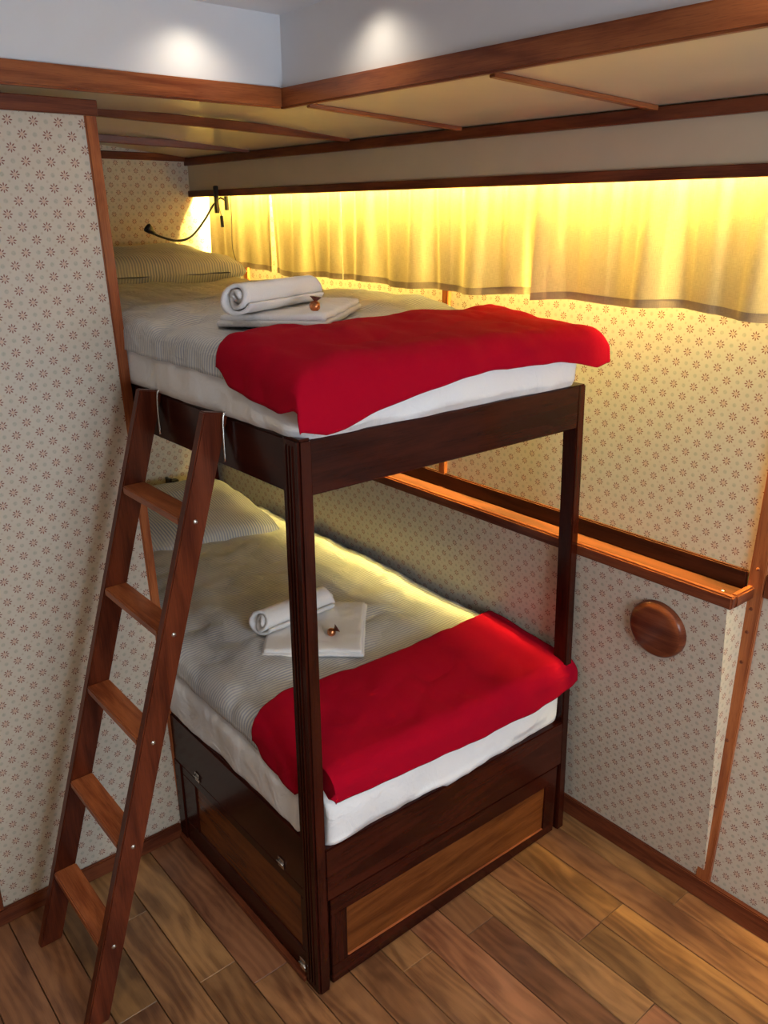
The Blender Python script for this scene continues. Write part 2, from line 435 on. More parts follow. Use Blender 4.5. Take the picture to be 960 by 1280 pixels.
# hull uprights with screw plugs, one by the shelf, two behind the curtain
t4 = hexa('trim_4', [(.391, .944, .060), (.428, .944, .060), (.428, .958, .060), (.391, .958, .060)],
     [(.425, .944, 1.93), (.462, .944, 1.93), (.462, .958, 1.93), (.425, .958, 1.93)], MAT['trim'], bevel=.002, **S())
for z in (.12, .30, .50, .72, .80, .86, .96):
    x = .4095 + .034 * (z - .06) / 1.87
    lathe('screw_plug', [(0, .0022), (.0030, .0020), (.0042, .0005), (.0044, -.002)], (x, .9435, z), (0, -1, 0), MAT['trim_dark'], t4, seg=14)
box('trim_5', .444, XMAX, .946, .958, .895, .950, MAT['trim_dark'], bevel=.002, **S())
for x in (-1.738, -0.611):
    box('trim_6', x - .014, x + .014, .945, .958, .90, 1.80, MAT['trim'], bevel=.002, **S())

# ---- shelf tray on the panel
shelf = thing('wall_shelf', 'long narrow mahogany tray shelf with raised lip running along wallpapered wall behind bunks', 'shelf', (0.41, .90, .888))
SX = -1.98
box('shelf_board', SX, PX - .002, .872, .956, .886, .900, MAT['shelf'], shelf)
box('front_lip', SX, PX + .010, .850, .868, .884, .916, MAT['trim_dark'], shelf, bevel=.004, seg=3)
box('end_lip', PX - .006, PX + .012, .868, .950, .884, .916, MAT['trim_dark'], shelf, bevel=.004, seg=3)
box('back_strip', SX, .402, .944, .956, .900, .948, MAT['shelf'], shelf, bevel=.003, seg=2)
lathe('screw', [(0, .001), (.004, .0008), (.005, -.001)], (.372, .905, .9008), (0, 0, 1), MAT['steel'], shelf, seg=12)

quad('wall_back', [(XMAX, YMIN, 0), (XMAX, 1.0, 0), (XMAX, 1.0, 2.2), (XMAX, YMIN, 2.2)][::-1], uvyz([(XMAX, YMIN, 0), (XMAX, 1.0, 0), (XMAX, 1.0, 2.2), (XMAX, YMIN, 2.2)][::-1]), MAT['wallpaper'], 0, **S())
quad('wall_front', [(XMAX, YMIN, 0), (XP, YMIN, 0), (XP, YMIN, 2.2), (XMAX, YMIN, 2.2)][::-1], uvxz([(XMAX, YMIN, 0), (XP, YMIN, 0), (XP, YMIN, 2.2), (XMAX, YMIN, 2.2)][::-1]), MAT['wallpaper'], 0, **S())
# ---- soffit around the raised roof, coaming, ceiling, pelmet
def soffit(name, pts):
    quad(name, pts, [(p[0], p[1]) for p in pts], MAT['soffit'], 0.0, **S())
SZ = 1.969
soffit('ceiling_soffit', [(HEAD, .862, 1.929), (XMAX, .862, 1.929), (XMAX, .45, SZ), (HEAD, .45, SZ)][::-1])
soffit('ceiling_soffit_side', [(HEAD, .45, SZ), (-.68, .45, SZ), (-.68, YMIN, SZ), (HEAD, YMIN, SZ)][::-1])
box('wall_coaming_left', -.71, -.690, YMIN, .475, 1.975, CEIL + .02, MAT['white'], bevel=0, **S())
box('wall_coaming_right', -.71, XMAX, .455, .475, 1.975, CEIL + .02, MAT['white'], bevel=0, **S())
box('ceiling', -.71, XMAX, YMIN, .475, CEIL, CEIL + .03, MAT['white'], bevel=0, **S())
box('trim_7', -.69, -.672, YMIN, .443, 1.964, 2.010, MAT['trim'], bevel=.004, seg=2, **S())
box('trim_8', -.69, XMAX, .441, .460, 1.964, 2.010, MAT['trim'], bevel=.004, seg=2, **S())
box('wall_pelmet', HEAD, XMAX, .862, .874, 1.795, 1.94, MAT['soffit'], bevel=0, **S())
box('trim_9', HEAD, XMAX, .846, .864, 1.900, 1.927, MAT['trim_dark'], bevel=.002, **S())
box('trim_10', HEAD, XMAX, .854, .878, 1.785, 1.809, MAT['trim_dark'], bevel=.002, **S())
box('trim_11', HEAD, HEAD + .012, -.70, .862, 1.915, 1.942, MAT['trim_dark'], bevel=.002, **S())
def batten(x0, y0, x1, y1):
    def z(y): return (SZ if y < .45 else SZ - (y - .45) / .412 * .04) - .005
    beam('trim_12', (x0, y0, z(y0)), (x1, y1, z(y1)), .020, .010, MAT['trim'], bevel=.002, **S())
batten(-.585, .455, -.467, .850)
batten(.010, .455, .105, .850)
batten(.60, .455, .70, .850)
batten(1.2, .455, 1.30, .850)
beam('trim_13', (-1.024, -.09, 1.972), (-.939, .850, 1.934), .020, .024, MAT['trim_dark'], bevel=.002, **S())
beam('trim_14', (-1.740, -.09, 1.972), (-1.507, .850, 1.934), .020, .024, MAT['trim_dark'], bevel=.002, **S())

# ---- downlights in the raised roof (rings round the lamps)
dl0 = None
for i, (x, y) in enumerate(DOWNLIGHTS):
    o = lathe('downlight', [(.030, 0), (.040, 0), (.042, -.004), (.036, -.008), (.030, -.005), (.030, 0)], (x, y, CEIL), (0, 0, 1), MAT['steel'], seg=24)
    tag(o, 'small round steel downlight set flush in the white raised roof', 'ceiling light', 'downlights in the raised roof')

# ---- light strip hidden behind the pelmet, plus an added rear tube
strip = thing('light_strip', 'warm yellow light strip hidden behind the pelmet above the curtains', 'light', (0, .886, 1.845))
tube('lamp_tube', [(HEAD + .05, .886, 1.850), (XMAX - .05, .886, 1.850)], .0055, MAT['glow'], strip, seg=6)
tube('lamp_tube', [(HEAD + .05, .938, 1.895), (.400, .938, 1.895)], .0065, MAT['glow_added'], strip, seg=6)  # added behind the curtains to brighten the wall below their hems
for x in [HEAD + .15 + .45 * i for i in range(10)]:
    box('clip', x - .006, x + .006, .873, .889, 1.857, 1.861, MAT['black'], strip, bevel=0)

# ================================================================== CURTAINS
def curtain(name, x0, x1, seed, label, zb=1.517, freq=1.0, amp=.017, split=None):
    root = thing(name, label, 'curtain', (x0, .915, 1.82), 'cream curtains hanging under the pelmet')
    n = int((x1 - x0) / .004); rows = 18; rnd = random.Random(seed)
    ph = [rnd.uniform(0, 6.28) for _ in range(5)]
    def fold(x, z):
        t = (1.80 - z) / .30
        w = sin(x * 52 * freq + ph[0] + .9 * sin(x * 9 + ph[1]))
        w2 = sin(x * 23 * freq + ph[2] + 1.3 * sin(x * 5 + ph[3]))
        sharp = (abs(w) ** .7) * (1 if w > 0 else -1)
        pin = .55 * sin(x * 118 + ph[4]) * exp(-t * 2.6)
        return amp * (.5 * sharp * (.55 + .5 * t) + .75 * w2 * (.25 + .85 * t) + .5 * pin)
    def hemz(x): return zb - .004 * sin(x * 7 + ph[1]) + .0035 * sin(x * 19 + ph[2])
    def sheet(z_top, z_bot, rows, off, nm, mat):
        bm = bmesh.new(); L = bm.loops.layers.uv.verify(); G = []
        for j in range(rows + 1):
            r = []
            for i in range(n + 1):
                x = x0 + (x1 - x0) * i / n; zz0 = z_top(x); zz1 = z_bot(x); z = zz0 + (zz1 - zz0) * j / rows
                y = .907 + off + (seed % 2) * .0015 + fold(x, z)
                v = bm.verts.new((x - x0, y - .915, z - 1.82)); r.append((v, x, z))
            G.append(r)
        for j in range(rows):
            for i in range(n):
                q = (G[j][i], G[j + 1][i], G[j + 1][i + 1], G[j][i + 1])
                f = bm.faces.new([a[0] for a in q])
                for l, a in zip(f.loops, q): l[L].uv = (a[1], a[2])
        return link(nm, mesh_from(bm, nm), mat, root, smooth=True)
    sheet(lambda x: 1.872, lambda x: hemz(x) + .018, rows, 0, 'curtain_cloth', MAT['curtain'])
    sheet(lambda x: hemz(x) + .019, lambda x: hemz(x), 2, -.0012, 'hem_band', MAT['hem'])
    tube('curtain_rod', [(x0 - .003, .908, 1.874), (x1 + .003, .908, 1.874)], .003, MAT['steel'], root, seg=6)
    # side edge band
    return root
curtain('curtain', -1.905, -1.475, 3, 'short cream curtain at the head end, beside the clip-on reading lamp', 1.523, 1.1, .014)
curtain('curtain', -1.480, -1.060, 5, 'cream curtain with taupe hem hanging above the rolled towel on upper bunk', 1.517, 1.0)
curtain('curtain', -1.063, -.230, 8, 'wide middle cream curtain above the foot of the upper bunk', 1.513, .95, .017)
curtain('curtain', -.236, .62, 13, 'cream curtain at right edge of photo, hanging over bare wallpaper beyond the bunk', 1.512, .8, .018)
curtain('curtain', .63, 1.5, 17, 'cream curtain outside the right edge of the photo', 1.512, .8, .018)

# ================================================================== BUNK BED
bed = thing('bunk_bed', 'dark varnished mahogany double bunk frame with panelled storage base', 'bunk bed', (-.95, .43, 0))
MH = MAT['mahogany']
ZR = 1.335; ZB = 1.228; ZC = .419
def yo(z): return .888 - .058 * z / ZR         # outer face of the wall-side posts
def post(name, x0, x1, ya, yb, ztop, lean=False):
    if lean:
        return hexa(name, [(x0, yo(0) - .028, 0), (x1, yo(0) - .028, 0), (x1, yo(0), 0), (x0, yo(0), 0)],
                    [(x0, yo(ztop) - .028, ztop), (x1, yo(ztop) - .028, ztop), (x1, yo(ztop), ztop), (x0, yo(ztop), ztop)], MH, bed, bevel=.003)
    return box(name, x0, x1, ya, yb, 0, ztop, MH, bed, bevel=.005, seg=2)
near = post('post', -.057, .002, -.004, .028, ZR + .004)
for gx in (-.040, -.030, -.020):
    box('groove_moulding', gx - .0025, gx + .0025, -.0065, -.003, .02, ZR - .01, MH, near, bevel=.001)
post('post', -.042, .001, 0, 0, ZR, True)
post('post', -1.955, -1.915, 0, 0, ZR, True)
post('post', -1.955, -1.915, 0.0, .028, ZR)
# upper frame
box('side_rail', -1.93, -.050, .000, .024, ZB, ZR, MH, bed, bevel=.004, seg=2)
hexa('side_rail', [(-1.93, .735, ZB), (-.02, .735, ZB), (-.02, .757, ZB), (-1.93, .757, ZB)],
     [(-1.93, .735, ZR), (-.02, .735, ZR), (-.02, .757, ZR), (-1.93, .757, ZR)], MH, bed, bevel=.003, grain=0)
box('foot_rail', -.022, 0.0, .022, .808, ZB, ZR, MH, bed, bevel=.003)
box('head_board', -1.975, -1.955, .0, .83, ZB, ZR + .03, MH, bed)
box('bunk_base', -1.93, -.03, .022, .737, 1.238, 1.252, MAT['inset'], bed)
# lower frame
box('side_rail', -1.93, -.050, .002, .024, .268, ZC, MH, bed, bevel=.004, seg=2)
hexa('foot_rail', [(-.022, .026, .262), (0, .026, .262), (0, .868, .236), (-.022, .868, .236)],
     [(-.022, .026, .405), (0, .026, .405), (0, .855, .378), (-.022, .855, .378)], MH, bed, bevel=.003, grain=1)
box('side_rail', -1.93, -.042, .845, .862, .20, .44, MH, bed)
box('head_board', -1.975, -1.955, .0, .85, .20, .47, MH, bed)
box('bunk_base', -1.93, -.03, .022, .84, .285, .299, MAT['inset'], bed)
# storage front on the long side: door frame with recessed panel
sp = box('storage_front', -.690, -.050, .012, .024, .012, .272, MH, bed, bevel=.001)
box('door_frame_rail', -.660, -.058, .004, .014, .238, .268, MH, sp, bevel=.003)
box('door_frame_rail', -.660, -.058, .004, .014, .016, .080, MH, sp, bevel=.003)
box('door_frame_stile', -.660, -.585, .004, .014, .078, .240, MH, sp, bevel=.003)
box('door_frame_stile', -.078, -.058, .004, .014, .078, .240, MH, sp, bevel=.003)
box('inset_panel', -.588, -.076, .0085, .013, .076, .242, MAT['inset'], sp, bevel=0)
box('corner_stile', -.700, -.662, .000, .024, .0, .27, MH, bed, bevel=.002)
box('plinth', -.700, -.055, -.010, .006, .0, .014, MAT['trim_dark'], bed, bevel=.002)
# storage front at the foot
fp = hexa('storage_front', [(-.030, .036, .018), (-.014, .036, .018), (-.014, .846, .018), (-.030, .846, .018)],
     [(-.030, .036, .262), (-.014, .036, .262), (-.014, .846, .238), (-.030, .846, .238)], MH, bed, bevel=.001, grain=1)
def fbox(nm, ya, yb, za, zb, za2, zb2, mat, xa=-.016, xb=-.004, g=1):
    hexa(nm, [(xa, ya, za), (xb, ya, za), (xb, yb, za2), (xa, yb, za2)], [(xa, ya, zb), (xb, ya, zb), (xb, yb, zb2), (xa, yb, zb2)], mat, fp, bevel=.0015, grain=g)
fbox('door_frame_rail', .038, .844, .208, .257, .180, .232, MH)
fbox('door_frame_rail', .038, .844, .006, .062, .006, .036, MH)
fbox('door_frame_stile', .038, .084, .058, .212, .056, .212, MH, g=2)
fbox('door_frame_stile', .796, .844, .034, .184, .034, .184, MH, g=2)
fbox('inset_panel', .082, .798, .058, .212, .032, .184, MAT['inset'], -.013, -.009)
fbox('brass_bead', .084, .796, .0605, .0635, .035, .038, MAT['tread'], -.010, -.0035)
# hinges
for hx, hz in ((-.557, .288), (-.146, .288), (-.064, .046)):
    hroot = box('hinge_plate', hx - .012, hx + .012, -.0012, .001 if hx < -.1 else -.0035 + .004, hz - .014, hz + .012, MAT['steel'], bed, bevel=.0005, label='small steel hinge') if hx < -.1 else \
        box('hinge_plate', hx - .012, hx + .010, -.0062, -.0035, hz - .016, hz + .016, MAT['steel'], bed, bevel=.0005, label='small steel hinge')
    y = -.003 if hx < -.1 else -.0075
    tube('hinge_barrel', [(hx - .013, y, hz), (hx + .013, y, hz)], .0026, MAT['steel'], hroot, seg=8)
    for dz in (-.008, .008):
        lathe('screw_head', [(0, .0008), (.002, .0006), (.0024, 0)], (hx - .005, y + .0015, hz + dz), (0, -1, 0), MAT['black'], hroot, seg=8)

# ================================================================== SOFT FURNISHINGS
def nz(x, y, z, s, seed=0): return noise.noise(Vector((x * s + seed * 7.3, y * s - seed * 3.1, z * s + seed)))
def rounded_box(x0, x1, y0, y1, z0, z1, r, step, fn=None):
    """closed rounded box with even grid; fn(co, normal_dir) -> new co"""
    nx, ny, nz_ = [max(2, round((b - a) / step)) for a, b in ((x0, x1), (y0, y1), (z0, z1))]
    bm = bmesh.new(); V = {}
    def vert(i, j, k):
        if (i, j, k) not in V:
            p = Vector((x0 + (x1 - x0) * i / nx, y0 + (y1 - y0) * j / ny, z0 + (z1 - z0) * k / nz_))
            q = Vector((min(max(p.x, x0 + r), x1 - r), min(max(p.y, y0 + r), y1 - r), min(max(p.z, z0 + min(r, (z1 - z0) * .49)), z1 - min(r, (z1 - z0) * .49))))
            d = p - q
            if d.length > 1e-9:
                n = d.normalized(); p = q + n * r if (z1 - z0) > 2 * r * .99 else q + Vector((n.x * r, n.y * r, n.z * (z1 - z0) * .49))
            else: n = Vector((0, 0, 1))
            if fn: p = fn(p, n)
            V[(i, j, k)] = bm.verts.new(p)
        return V[(i, j, k)]
    F = []
    for i in range(nx):
        for j in range(ny):
            F += [[(i, j, 0), (i, j + 1, 0), (i + 1, j + 1, 0), (i + 1, j, 0)], [(i, j, nz_), (i + 1, j, nz_), (i + 1, j + 1, nz_), (i, j + 1, nz_)]]
    for i in range(nx):
        for k in range(nz_):
            F += [[(i, 0, k), (i + 1, 0, k), (i + 1, 0, k + 1), (i, 0, k + 1)], [(i, ny, k), (i, ny, k + 1), (i + 1, ny, k + 1), (i + 1, ny, k)]]
    for j in range(ny):
        for k in range(nz_):
            F += [[(0, j, k), (0, j, k + 1), (0, j + 1, k + 1), (0, j + 1, k)], [(nx, j, k), (nx, j + 1, k), (nx, j + 1, k + 1), (nx, j, k + 1)]]
    for f in F: bm.faces.new([vert(*c) for c in f])
    return bm
def soft(name, bm, mat, label, cat, origin, group=None, parent=None, uvf=None, **props):
    bm.normal_update()
    L = bm.loops.layers.uv.verify()
    for f in bm.faces:
        for l in f.loops:
            c = l.vert.co; l[L].uv = uvf(c, f.normal) if uvf else (c.x, c.y)
    for v in bm.verts: v.co -= Vector(origin)
    o = link(name, mesh_from(bm, name), mat, parent, smooth=True, **props)
    o.location = Vector(origin) - (world_loc(parent) if parent else Vector())
    if label: tag(o, label, cat, group)
    return o

def mattress(x1, y0, y1, z0, zt, zrail, seed, label, tilt=0.0, outset=.009):
    """fitted-sheet mattress resting inside the frame and swelling over its rails"""
    def fn(p, n):
        x, y, z = p
        k = min(1, max(0, (y - 0) / .83)); zr = zrail + tilt * k * (1 if x > -.2 else 0)
        if z < zr + .004:                                      # inside the frame
            return Vector((min(x, -.028), min(max(y, .028), .730 if zrail > 1 else .838), z))
        side = 1 - abs(n.z)
        sw = outset * side * min(1, (z - zr) / .02)
        hx = nz(x, y, z, 9, seed) * .007 + nz(x, y, z * .4, 24, seed + 3) * .003
        p = p + n * (hx * (.4 + side)) + Vector((n.x, n.y, 0)) * sw
        if zrail < 1 and p.x > -.068 and p.y < .036: p.y = .036
        # top falls towards the foot
        if z > (z0 + zt) / 2: p.z -= .012 * max(0, min(1, (x + .35) / .35)) ** 1.5
        return p
    bm = rounded_box(-1.945, x1, y0, y1, z0, zt, .050, .0125, fn)
    return soft('mattress', bm, MAT['sheet'], label, 'mattress', (-.95, .42, z0))
mattress(.002, .002, .802, 1.2525, 1.474, 1.333, 1, 'upper bunk mattress in a white fitted sheet')
mattress(-.002, .016, .838, .2995, .560, .405, 4, 'lower bunk mattress in a white fitted sheet', tilt=-.022)

def roll(t, r):
    if t <= 0: return t, 0.0
    if t < pi * r / 2: return r * sin(t / r), r * (1 - cos(t / r))
    return r + .10 * (t - pi * r / 2), r + (t - pi * r / 2)
def drape(name, ufn, nu, nv, ex, ey0, ey1, r, ztop, thick, wr, mat, label, cat, seed, uvflip=False, group=None, lift=None, puff=None, notch=False):
    """cloth given by arc coordinates (a,b) = ufn(u,v); a runs in x with an edge at ex, b in y with edges ey0/ey1"""
    bm = bmesh.new(); L = bm.loops.layers.uv.verify(); G = []
    for j in range(nv + 1):
        R_ = []
        for i in range(nu + 1):
            u, v = i / nu, j / nv; a, b = ufn(u, v)
            ta, tb = max(0, a - ex), max(0, ey0 - b, b - ey1)
            if ta > 0 and tb > 0:
                q_ = 1 / (1 + .34 * min(ta, tb) / max(ta, tb)); a = ex + ta * q_; b = ey0 - tb * q_ if b < ey0 else ey1 + tb * q_
            hx, dx = roll(a - ex, r); hy1, d1 = roll(b - ey1, r); hy0, d0 = roll(ey0 - b, r)
            x = ex + hx if a > ex else a
            y = ey1 + hy1 if b > ey1 else (ey0 - hy0 if b < ey0 else b)
            d = sqrt(dx * dx + d0 * d0 + d1 * d1)
            flat = 1 / (1 + (d / .02) ** 2)
            w = wr * (nz(a, b, 0, 5, seed) * 1.2 + nz(a, b, 0, 13, seed + 1) * .8 + (abs(nz(a * 1.6 + b * .7, b * .8, 0, 7, seed + 9)) ** .7) * 1.1 + abs(nz(a * .6, b * 1.3, 0, 9, seed + 2)) * 1.2)
            z = ztop(x, y) - d + w * (.35 + .65 * flat)
            if lift: z += lift(a, b, u, v)
            if dx > .01: x += wr * 1.2 * nz(b, z, 0, 14, seed + 5)
            if d0 > .01: y -= wr * 1.2 * abs(nz(a, z, 0, 14, seed + 6))
            if notch and x > -.070 and y < .046: y = .046
            R_.append((bm.verts.new((x, y, z)), a, b))
        G.append(R_)
    for j in range(nv):
        for i in range(nu):
            q = (G[j][i], G[j][i + 1], G[j + 1][i + 1], G[j + 1][i]); f = bm.faces.new([t[0] for t in q])
            for l, t in zip(f.loops, q): l[L].uv = (t[1], t[2])
    bm.normal_update()
    top = [f for f in bm.faces]; nrm = {v: v.normal.copy() for v in bm.verts}
    # second skin below, tapered to a rounded edge, so the cloth has thickness
    H = []
    for j in range(nv + 1):
        H.append([])
        for i in range(nu + 1):
            v = G[j][i][0]; e = min(i, nu - i, j, nv - j)
            t = thick * (1.0 if not puff else min(1, .25 + e / puff))
            if not puff: t = thick * (.0 if e == 0 else (.7 if e == 1 else 1.0))
            H[j].append(bm.verts.new(v.co - nrm[v] * max(t, .0008)))
    for j in range(nv):
        for i in range(nu):
            q = [H[j][i], H[j + 1][i], H[j + 1][i + 1], H[j][i + 1]]; f = bm.faces.new(q)
            src = [G[j][i], G[j + 1][i], G[j + 1][i + 1], G[j][i + 1]]
            for l, t in zip(f.loops, src): l[L].uv = (t[1], t[2])
    def rim(seq):
        for (j, i), (j2, i2) in zip(seq, seq[1:]):
            f = bm.faces.new((G[j][i][0], H[j][i], H[j2][i2], G[j2][i2][0]))
            for l, t in zip(f.loops, (G[j][i], G[j][i], G[j2][i2], G[j2][i2])): l[L].uv = (t[1], t[2])
    rim([(0, i) for i in range(nu + 1)][::-1]); rim([(nv, i) for i in range(nu + 1)])
    rim([(j, 0) for j in range(nv + 1)]); rim([(j, nu) for j in range(nv + 1)][::-1])
    bmesh.ops.recalc_face_normals(bm, faces=bm.faces[:])
    c = Vector((sum(v.co.x for v in bm.verts) / len(bm.verts), sum(v.co.y for v in bm.verts) / len(bm.verts), min(v.co.z for v in bm.verts)))
    for v in bm.verts: v.co -= c
    o = link(name, mesh_from(bm, name), mat, None, smooth=True); o.location = c
    if label: tag(o, label, cat, group)
    return o
lerp = lambda a, b, t: a + (b - a) * t
def sstep(a, b, x):
    t = min(1, max(0, (x - a) / (b - a))); return t * t * (3 - 2 * t)

# upper duvet: puffed over the mattress, hanging a hand's width down the open side
def ztop_u(x, y): return 1.491 - .008 * sstep(-.9, -.3, x) - .020 * sstep(-.28, -.02, x) + .006 * sin(y * 6.0 - .4)
drape('duvet', lambda u, v: (lerp(-1.93, -.085, u), lerp(-.060, .830, v)), 190, 110, -.06, .025, .785, .036, ztop_u, .018, .0085,
      MAT['stripe'], 'blue and white striped duvet on the upper bunk', 'duvet', 11, lift=lambda a, b, u, v: .022 * exp(-((b - .78) / .10) ** 2) * sstep(-.35, -.6, a) * (.6 + .8 * nz(a, b, 0, 6, 4)))
def ztop_l(x, y): return .622 - .014 * sstep(-.9, -.3, x) - .030 * sstep(-.33, -.02, x) - .024 * sstep(.10, .80, y)
drape('duvet', lambda u, v: (lerp(-1.55, -.085, u), lerp(-.030, .885, v)), 160, 100, -.06, .046, .835, .036, ztop_l, .018, .0070,
      MAT['stripe'], 'blue and white striped duvet on the lower bunk', 'duvet', 21, notch=True)

# red blankets folded across the foot ends
def red_u(u, v):
    hang_front = lerp(.078, .088, sstep(.2, 1, u))
    corner = .045 * (1 - sstep(0, .18, v)) * (1 - sstep(0, .35, u))
    a0 = -.300 + corner + .085 * exp(-((v - .40) / .2) ** 2) * .35 - .02 * sstep(.6, 1, v)
    foot = lerp(.128, .070, sstep(0, .62, v)) + .035 * sstep(.78, 1, v) + .008 * exp(-((v - .16) / .10) ** 2)
    b0 = -.0 - hang_front + .028 * (1 - sstep(0, .22, u))
    return lerp(a0, .002 + foot, u), lerp(b0, .905 - .02 * (1 - u), v)
drape('red_blanket', red_u, 70, 130, -.026, .034, .828, .052, lambda x, y: ztop_u(x, y) + .013, .011, .0060,
      MAT['red'], 'crimson fleece blanket folded over the foot end of the upper bunk', 'blanket', 31, puff=3)
def red_l(u, v):
    corner = .055 * (1 - sstep(0, .18, v)) * (1 - sstep(0, .35, u))
    a0 = -.305 + corner + .025 * exp(-((v - .45) / .25) ** 2)
    foot = lerp(.062, .085, sstep(0, .6, v)) - .015 * sstep(.8, 1, v)
    return lerp(a0, .0 + foot, u), lerp(-.052 + .022 * (1 - sstep(0, .25, u)), .880, v)
drape('red_blanket', red_l, 70, 130, -.030, .052, .850, .046, lambda x, y: ztop_l(x, y) + .020, .011, .0055,
      MAT['red'], 'crimson fleece blanket folded over the foot end of the lower bunk', 'blanket', 41, puff=3, notch=True)

# pillows
def pillow(cx, cy, cz, lx, ly, h, tilt, rot, label, seed):
    nx, ny = 44, 60; bm = bmesh.new(); L = bm.loops.layers.uv.verify(); sides = []
    Mx = Matrix.Rotation(rot, 3, 'Z') @ Matrix.Rotation(tilt, 3, 'Y')
    for s in (1, -1):
        G = []
        for j in range(ny + 1):
            R_ = []
            for i in range(nx + 1):
                u, v = i / nx * 2 - 1, j / ny * 2 - 1
                e = max(0, (1 - u ** 4)) ** .5 * max(0, (1 - v ** 4)) ** .5
                pinch = 1 - .06 * (u * u) * (v * v)
                x = u * lx / 2 * (1 - .035 * (1 - abs(v) ** 2) * abs(u)) * pinch; y = v * ly / 2 * (1 - .03 * (1 - u * u) * abs(v)) * pinch
                z = s * (h / 2) * (e ** .75) * (1 + .25 * nz(u, v, s, 1.6, seed)) + .006 * nz(u * 2, v * 2, s, 2.4, seed + 1)
                R_.append((bm.verts.new(Mx @ Vector((x, y, z))), x, y))
            G.append(R_)
        for j in range(ny):
            for i in range(nx):
                q = (G[j][i], G[j][i + 1], G[j + 1][i + 1], G[j + 1][i]); q = q if s > 0 else q[::-1]
                f = bm.faces.new([t[0] for t in q])
                for l, t in zip(f.loops, q): l[L].uv = (t[1], t[2])
    bmesh.ops.remove_doubles(bm, verts=bm.verts[:], dist=.0015)
    bmesh.ops.recalc_face_normals(bm, faces=bm.faces[:])
    o = link('pillow', mesh_from(bm, 'pillow'), MAT['pillow'], None, smooth=True); o.location = (cx, cy, cz)
    tag(o, label, 'pillow')
    return o
pillow(-1.745, .46, 1.545, .44, .80, .125, radians(6), radians(2), 'striped pillow at the head of the upper bunk, against the wall', 2)
pillow(-1.61, .42, .618, .60, .80, .125, radians(5), radians(-4), 'striped pillow at the head of the lower bunk', 6)

# ---- towels: a folded one with a rolled one lying over its far side, and a wrapped sweet
def folded_towel(A, B, D, zb, h, seed, label):
    """A near-left corner, B near-right, D far-left, in plan"""
    A, B, D = Vector((*A, 0)), Vector((*B, 0)), Vector((*D, 0)); ex_, ey_ = B - A, D - A
    lx, ly = ex_.length, ey_.length
    root = thing('folded_towel', label, 'towel', ((A + (B - A) / 2 + (D - A) / 2).x, (A + (B - A) / 2 + (D - A) / 2).y, zb))
    for k, (h0, h1, ins) in enumerate(((0, .5, 0.0), (.5, 1, .006))):
        def fn(p, n):
            x, y, z = p
            w = .004 * nz(x, y, 0, 11, seed + k) + .004 * nz(x, y, 0, 28, seed)
            edge = 1 - min(1, min(x, lx - x, y, ly - y) / .03)
            zz = z + w * (1 if k else .4) - .003 * max(0, edge) * k
            q = A + ex_.normalized() * x + ey_.normalized() * y
            q += Vector((nz(y, 1, z, 9, seed), nz(x, 2, z, 9, seed), 0)) * .006
            return Vector((q.x, q.y, zb + zz))
        bm = rounded_box(ins, lx - ins, ins, ly - ins, h * h0, h * h1, h * .24, .008, fn)
        soft('towel_layer', bm, MAT['towel'], None, None, Vector(root.location), parent=root)
    return root
def rolled_towel(p0, p1, r, seed, label):
    """a spiral of terry cloth"""
    p0, p1 = Vector(p0), Vector(p1); ax = (p1 - p0); Ln = ax.length; ax.normalize()
    up = Vector((0, 0, 1)); sd = ax.cross(up).normalized(); up = sd.cross(ax)
    turns = 2.6; nt = 110; nl = 26; th = r / (turns + .75)
    bm = bmesh.new(); P = {}
    for s in (0, 1):
        for i in range(nt + 1):
            f = i / nt; ang = f * turns * 2 * pi + 2.2; rr = th * .75 + (r - th * .75) * f - s * th * .72 * (1 if i > 2 else .5)
            for j in range(nl + 1):
                g = j / nl; end = .010 * sin(ang * 1.3 + seed) * (abs(2 * g - 1) ** 6) * (1 if g > .5 else -1) + (1 - f) * .010 * (abs(2 * g - 1) ** 8) * (-1 if g > .5 else 1)
                w = 1 + .06 * nz(g * 3, f * 2, 0, 2.2, seed) + .03 * nz(cos(ang), sin(ang), g * 5, 2, seed)
                sq = .92 if sin(ang) < 0 else 1.0
                P[(s, i, j)] = bm.verts.new(p0 + ax * (g * Ln + end) + sd * (cos(ang) * rr * w * 1.06) + up * (sin(ang) * rr * w * sq))
    def F(*k): bm.faces.new([P[x] for x in k])
    for i in range(nt):
        for j in range(nl):
            F((0, i, j), (0, i + 1, j), (0, i + 1, j + 1), (0, i, j + 1)); F((1, i, j), (1, i, j + 1), (1, i + 1, j + 1), (1, i + 1, j))
        F((0, i, 0), (1, i, 0), (1, i + 1, 0), (0, i + 1, 0)); F((0, i, nl), (0, i + 1, nl), (1, i + 1, nl), (1, i, nl))
    for j in range(nl):
        F((0, 0, j), (0, 0, j + 1), (1, 0, j + 1), (1, 0, j)); F((0, nt, j), (1, nt, j), (1, nt, j + 1), (0, nt, j + 1))
    bmesh.ops.recalc_face_normals(bm, faces=bm.faces[:])
    c = (p0 + p1) / 2; c.z -= r
    return soft('rolled_towel', bm, MAT['towel'], label, 'towel', c)
